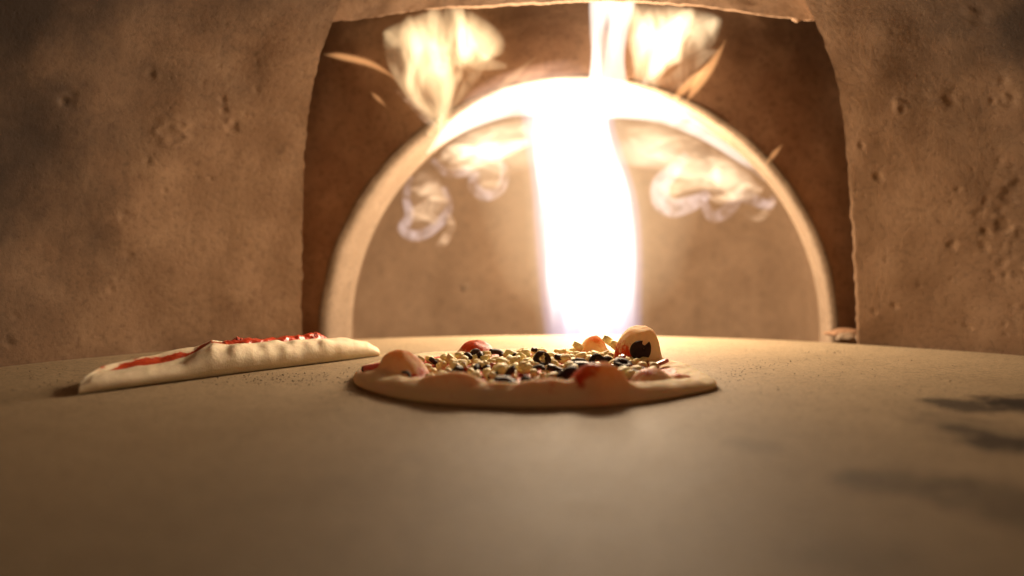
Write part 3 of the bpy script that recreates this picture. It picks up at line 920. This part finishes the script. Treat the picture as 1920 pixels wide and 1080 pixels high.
# the notched slice stuck on the big bubble
def notched_mesh():
    out = [(0.36, 0.94), (-0.1, 1.0), (-0.5, 0.87), (-0.82, 0.58), (-1.0, 0.12), (-0.93, -0.38), (-0.68, -0.75), (-0.28, -0.96), (0.2, -0.98), (0.6, -0.80), (0.86, -0.45), (1.0, 0.0), (1.04, 0.42), (0.93, 0.80), (0.84, 0.52),
           (0.80, 0.26), (0.62, 0.04), (0.40, 0.0), (0.30, 0.16), (0.40, 0.30), (0.44, 0.46), (0.30, 0.56), (0.26, 0.74)]
    O = smooth_path(out + out[:1], 93)[:-1]
    n = len(O)
    c = np.array([-0.25, -0.1])
    V = []
    for s_, z in [(0.55, -0.5), (0.93, -0.5), (1.0, -0.32), (1.0, 0.32), (0.93, 0.5), (0.55, 0.5)]:
        for q in O:
            p = c + (q - c) * s_
            V.append((p[0] * 0.0090, p[1] * 0.0086, z * 0.0032 + 0.0004 * noise.noise(Vector((p[0] * 3, p[1] * 3, z)))))
    f = [tuple(q) for q in grid_faces(6, n, True)] + [tuple(range(n))[::-1], tuple(range(5 * n, 6 * n))]
    me = bpy.data.meshes.new('olive_slice')
    me.from_pydata(V, [], f)
    me.materials.append(M_OLIVE)
    return me
nb = notched_mesh()
lx, ly = 0.0945, 0.0435
o = put(nb, 'olive_slice', lx, ly, 0.0165, (R_(74), R_(-6), R_(2)), 1.0)
o['label'] = 'notched olive slice leaning on the largest bubble'

# ham pieces
def stick_mesh(name, L, w, h, mat, seed):
    bm = bmesh.new()
    bmesh.ops.create_cube(bm, size=1.0)
    bmesh.ops.subdivide_edges(bm, edges=bm.edges[:], cuts=3, use_grid_fill=True)
    for v in bm.verts:
        x, y, z = v.co
        k = 1 + 0.14 * noise.noise(Vector((x * 2 + seed, y * 2, z * 2)))
        rr = 1 - 0.10 * (abs(y * 2) ** 4 * abs(z * 2) ** 4) - 0.08 * (abs(x * 2) ** 6)
        v.co = (x * L, y * w * k * rr, z * h * k * rr + 0.06 * L * noise.noise(Vector((x * 1.5, seed, 0))))
    me = bpy.data.meshes.new(name)
    bm.to_mesh(me); bm.free()
    me.polygons.foreach_set('use_smooth', [True] * len(me.polygons))
    me.materials.append(mat)
    return me
HAM = [stick_mesh('ham_piece', 0.010, 0.0045, 0.0030, M_HAM, 1), stick_mesh('ham_piece', 0.014, 0.0040, 0.0030, M_HAM, 2), stick_mesh('ham_piece', 0.008, 0.005, 0.0025, M_HAM, 5)]
for i, (x, y, z, rz, ry) in enumerate([(1163, 668, 0.015, 0.5, -0.7), (1238, 674, 0.013, 0.3, -0.35), (1155, 680, 0.012, 0.2, 0.2), (1078, 694, 0.012, 0.4, 0.1), (872, 684, 0.012, 1.3, 0.7), (1112, 663, 0.014, 0.1, 0.2), (930, 678, 0.012, 0.6, 0.2),
                                       (862, 680, 0.012, 0.2, 0.3), (1010, 684, 0.012, 2.2, 0.3), (1222, 694, 0.010, 2.7, 0.1), (820, 700, 0.010, 0.7, 0.1), (1030, 700, 0.012, 0.2, 0.1), (1190, 682, 0.012, 0.9, 0.2), (890, 700, 0.010, 1.9, 0.1)]):
    lx, ly = at_px(x, y, z)
    zz = pizza_top(lx, ly)[0]
    put(HAM[i % 3], 'ham_piece', lx, ly, max(zz + 0.002, z - 0.003), (0.1, ry, rz), 1.0)
    placed.append((lx, ly, max(zz, z - 0.004), 0.003))
o = put(stick_mesh('ham_stick', 0.0165, 0.0042, 0.0040, M_PINK, 3), 'ham_stick', *at_px(701, 683, 0.0155), 0.0140, (0, R_(-9), R_(2)), 1.0)
o['label'] = 'small pink stick lying on the left rim of the pizza'
tip = chunk('burnt_tip', (-0.0086, 0, -0.0006), (0.0012, 0.0018, 0.0022), M_CHAR, 2.0)
tip.parent = o

# diced cheese, heaped towards the middle
n_c = 0
tries = 0
while n_c < 285 and tries < 20000:
    tries += 1
    a = random.uniform(0, 2 * math.pi)
    rr = 0.103 * math.sqrt(random.random())
    x, y = rr * math.cos(a) + 0.002, rr * math.sin(a) + 0.004
    _, sa, to = pizza_top(x, y)
    if to > 0.25: continue
    if x < -0.075 and random.random() < 0.6: continue
    if x > 0.055 and y < 0.0 and random.random() < 0.5: continue
    size = random.choice((0.0026, 0.0030, 0.0034, 0.0038)) * random.uniform(0.88, 1.12)
    z = rest(x, y, size)
    if noise.noise(Vector((x * 55, y * 55, 9))) < -0.38 and random.random() < 0.8: continue
    lim = 0.0145 - 0.065 * rr
    if z > lim: continue
    put(DICE[n_c % 9], 'cheese_cube', x, y, z + size * 0.80, (random.uniform(-0.5, 0.5), random.uniform(-0.5, 0.5), random.uniform(0, 6.28)), size)
    placed.append((x, y, z + size * 0.2, size))
    n_c += 1
for x, y, z, s in [(0.0715, 0.085, 0.021, 0.0042), (0.0775, 0.077, 0.017, 0.0045), (0.045, 0.092, 0.015, 0.0040)]:
    put(DICE[3], 'cheese_cube', x, y, z, (0.2, 0.5, 0.3), s); n_c += 1
print('cheese', n_c, tries)

# ------------------------------------------------------------------ long stuffed bread on the left
B0 = np.array([*dpt(147, 741), 0]) ; B1 = np.array([*dpt(712, 668), 0])
AXI = B1 - B0
BL = float(np.linalg.norm(AXI)); AXI /= BL
PER = np.array([-0.30, 0.954, 0])             # away from the camera
print('bread length', BL)
def lerp_tab(tab, u):
    return float(np.interp(u, [a for a, b in tab], [b for a, b in tab]))
W_TAB = [(0, 0.030), (0.03, 0.056), (0.08, 0.074), (0.2, 0.088), (0.45, 0.092), (0.7, 0.080), (0.88, 0.058), (0.97, 0.036), (1, 0.018)]
HF_TAB = [(0, 0.008), (0.03, 0.0122), (0.1, 0.0128), (0.2, 0.0130), (0.28, 0.0155), (0.34, 0.0225), (0.37, 0.0255), (0.42, 0.0228), (0.5, 0.0218), (0.7, 0.0208), (0.85, 0.0188), (0.95, 0.0150), (1, 0.006)]
HB_TAB = [(0, 0.009), (0.03, 0.0140), (0.1, 0.0158), (0.2, 0.0188), (0.3, 0.0202), (0.36, 0.0262), (0.42, 0.022), (0.5, 0.020), (0.7, 0.018), (0.85, 0.016), (0.95, 0.013), (1, 0.006)]
HV_TAB = [(0, 0.006), (0.04, 0.0090), (0.1, 0.0088), (0.2, 0.0090), (0.3, 0.0115), (0.36, 0.0240), (0.42, 0.021), (0.5, 0.0205), (0.85, 0.0165), (1, 0.005)]
def build_bread():
    nu, nv = 240, 110
    V, At = [], []
    us = 0.5 - 0.5 * np.cos(np.linspace(0, math.pi, nu))
    us = 0.35 * us + 0.65 * np.linspace(0, 1, nu)
    for u in us:
        w = lerp_tab(W_TAB, u); hf = lerp_tab(HF_TAB, u); hb = lerp_tab(HB_TAB, u); hv = lerp_tab(HV_TAB, u)
        off = 0.0
        # finger crimps on the front roll
        for j in range(nv):
            v = j / (nv - 1)
            if v < 0.86:
                q = v / 0.86                              # upper surface, front to back
                a = R_(-23) + R_(226) * q
                yy = w * (0.5 - 0.5 * math.cos(a))
                t = yy / w
                sa_ = math.sin(a)
                env = 0.28 + 0.72 * math.copysign(abs(sa_) ** (0.72 if sa_ > 0 else 1.0), sa_)
                env = max(env, 0.0)
                front = math.exp(-((t - 0.26) / 0.20) ** 2)
                backr = math.exp(-((t - 0.78) / 0.17) ** 2)
                val = math.exp(-((t - 0.52) / 0.13) ** 2)
                s = front + backr + val + 1e-6
                z = 0.0005 + env * (hf * front + hb * backr + hv * val) / s
            else:
                q = (v - 0.86) / 0.14
                yy = w * (0.93 - 0.86 * q); t = yy / w
                z = 0.0004
            p3 = B0 + AXI * (u * BL) + PER * yy
            x3 = np.array([p3[0], p3[1], z])
            sau = 0.0
            if v < 0.86:
                nse = noise.fractal(Vector((u * 9, t * 2.2, 5)), 1, 2, 3)
                z += 0.0015 * nse * env
                crimp = 0.0
                k = float(sstep(0.28, 0.46, u) * (1 - sstep(0.80, 0.96, u)))
                c1 = noise.noise(Vector((u * BL * 75, t * 3.2, 11)))
                c2 = noise.noise(Vector((u * BL * 48, t * 5.0, 21)))
                lump = max(0.0, 0.5 + 1.1 * c1) * 0.6 + max(0.0, 0.4 + c2) * 0.5
                low = max(0.0, min(1.0, env * 1.3 - 0.1))
                crimp = 0.0078 * lump * k * math.exp(-((t - 0.16) / 0.17) ** 2) * low
                crimp += 0.0016 * noise.noise(Vector((u * 14, t * 6, 2))) * math.exp(-((t - 0.15) / 0.2) ** 2) * low
                x3 = x3 + np.array([0, -1, 0.35]) * crimp
                x3[2] = max(0.0004, z + 0.45 * crimp)
                # sauce lying in the slit
                cen = (0.585 if u < 0.36 else 0.42) + 0.06 * noise.noise(Vector((u * 10, 1, 1)))
                wd = (0.100 + 0.04 * noise.noise(Vector((u * 22, 8, 1)))) if u < 0.36 else 0.12
                amt = math.exp(-((t - cen) / wd) ** 2 * 1.6)
                sau = amt * float(sstep(0.04, 0.10, u) * (1 - sstep(0.90, 0.97, u)))
                sau = sau * 1.2 + 0.45 * noise.noise(Vector((u * 40, t * 12, 3))) * amt
                if u < 0.07 and t > 0.55: sau = max(sau, 0.5 * math.exp(-((u - 0.035) / 0.018) ** 2) * math.exp(-((t - 0.72) / 0.13) ** 2) * 1.2)
                if 0.10 < u < 0.16 and t > 0.6: sau = max(sau, 0.62 * math.exp(-((u - 0.125) / 0.014) ** 2) * math.exp(-((t - 0.75) / 0.10) ** 2))
            V.append(x3); At.append((sau, 0.5 * sau if sau > 0.2 else 0.0, 0))
    f = [tuple(q) for q in grid_faces(nu, nv, True)]
    f.append(tuple(range(nv))[::-1]); f.append(tuple(range((nu - 1) * nv, nu * nv)))
    bread = empty('stuffed_bread', tuple(B0 + AXI * BL / 2 + PER * 0.04))
    tag(bread, 'long pale raw bread folded over red tomato sauce beside the left wall', 'bread')
    o = mesh_obj('dough', V, f, M_BREAD, attr=np.array(At))
    outward(o)
    o.parent = bread; o.matrix_parent_inverse = bread.matrix_basis.inverted()
    return bread
bread = build_bread()
def to_bread(o):
    o.parent = bread; o.matrix_parent_inverse = bread.matrix_basis.inverted()
    return o
# lumps of tomato showing along the top of the fold
def lumpy_strip(name, rows, mat, seed):
    n, m = 90, 22
    S = smooth_path(rows, n)
    V = []
    for i, (x, y, d, w) in enumerate(S):
        c = P(x, y, d)
        for k in range(m):
            a = 2 * math.pi * k / m
            rr = w / 2 / F * d
            q = 1 + 0.45 * noise.fractal(Vector((i * 0.16 + seed, math.cos(a) * 0.8, math.sin(a) * 0.8)), 1, 2, 3)
            V.append(c + PER * rr * 2.0 * q * math.cos(a) + np.array([0, 0, 1]) * rr * q * math.sin(a))
    f = [tuple(q) for q in grid_faces(n, m, True)]
    f.append(tuple(range(m))[::-1]); f.append(tuple(range((n - 1) * m, n * m)))
    o = mesh_obj(name, V, f, mat)
    outward(o)
    return to_bread(o)
lumpy_strip('tomato_filling', [(402, 650, 0.735, 6), (425, 648, 0.742, 18), (470, 646, 0.755, 21), (520, 642, 0.775, 20), (565, 637, 0.795, 18), (598, 634, 0.812, 17), (612, 635, 0.818, 4)], M_TOMATO, 1.0)
lumpy_strip('tomato_filling', [(428, 644, 0.75, 4), (446, 640, 0.752, 16), (464, 644, 0.756, 5)], M_TOMATO, 5.0)
lumpy_strip('tomato_filling', [(575, 635, 0.80, 4), (592, 631, 0.81, 15), (608, 633, 0.815, 4)], M_TOMATO, 9.0)

# ------------------------------------------------------------------ burnt crumbs strewn on the deck
def build_crumbs():
    V, Fc = [], []
    base = [(1, 0, 0), (-1, 0, 0), (0, 1, 0), (0, -1, 0), (0, 0, 1), (0, 0, -1)]
    tri = [(0, 2, 4), (2, 1, 4), (1, 3, 4), (3, 0, 4), (2, 0, 5), (1, 2, 5), (3, 1, 5), (0, 3, 5)]
    def crumb(x, y, s):
        b = len(V)
        k = [random.uniform(0.5, 1.3) for _ in range(6)]
        for q, e in zip(base, k):
            V.append((x + q[0] * s * e, y + q[1] * s * e, 0.0006 + s * 0.3 + q[2] * s * 0.5 * e))
        for t in tri: Fc.append(tuple(b + i for i in t))
    for k in range(150):                                    # below the bread
        x, y = dpt(random.gauss(530, 65), random.uniform(700, 724)); crumb(x, y, random.uniform(0.0003, 0.0009))
    for k in range(120):                                    # line from the pizza to the right jamb
        t = random.random(); x, y = dpt(1320 + 285 * t + random.gauss(0, 14), 716 - 68 * t + random.gauss(0, 5)); crumb(x, y, random.uniform(0.0003, 0.0008))
    for k in range(110):
        x, y = dpt(random.uniform(1330, 1800), random.uniform(672, 745)); crumb(x, y, random.uniform(0.0003, 0.0008))
    for k in range(70):
        x, y = dpt(random.gauss(655, 22), random.uniform(690, 745)); crumb(x, y, random.uniform(0.0003, 0.0007))
    for k in range(90):
        x, y = dpt(random.uniform(0, 240), random.uniform(690, 735)); crumb(x, y, random.uniform(0.0002, 0.0006))
    x, y = dpt(1331, 717); crumb(x, y, 0.0014)
    return mesh_obj('crumbs', V, Fc, M_CHAR, smooth=False)
tag(build_crumbs(), 'burnt crumbs and flour specks strewn over the stone deck', 'crumbs', kind='stuff')
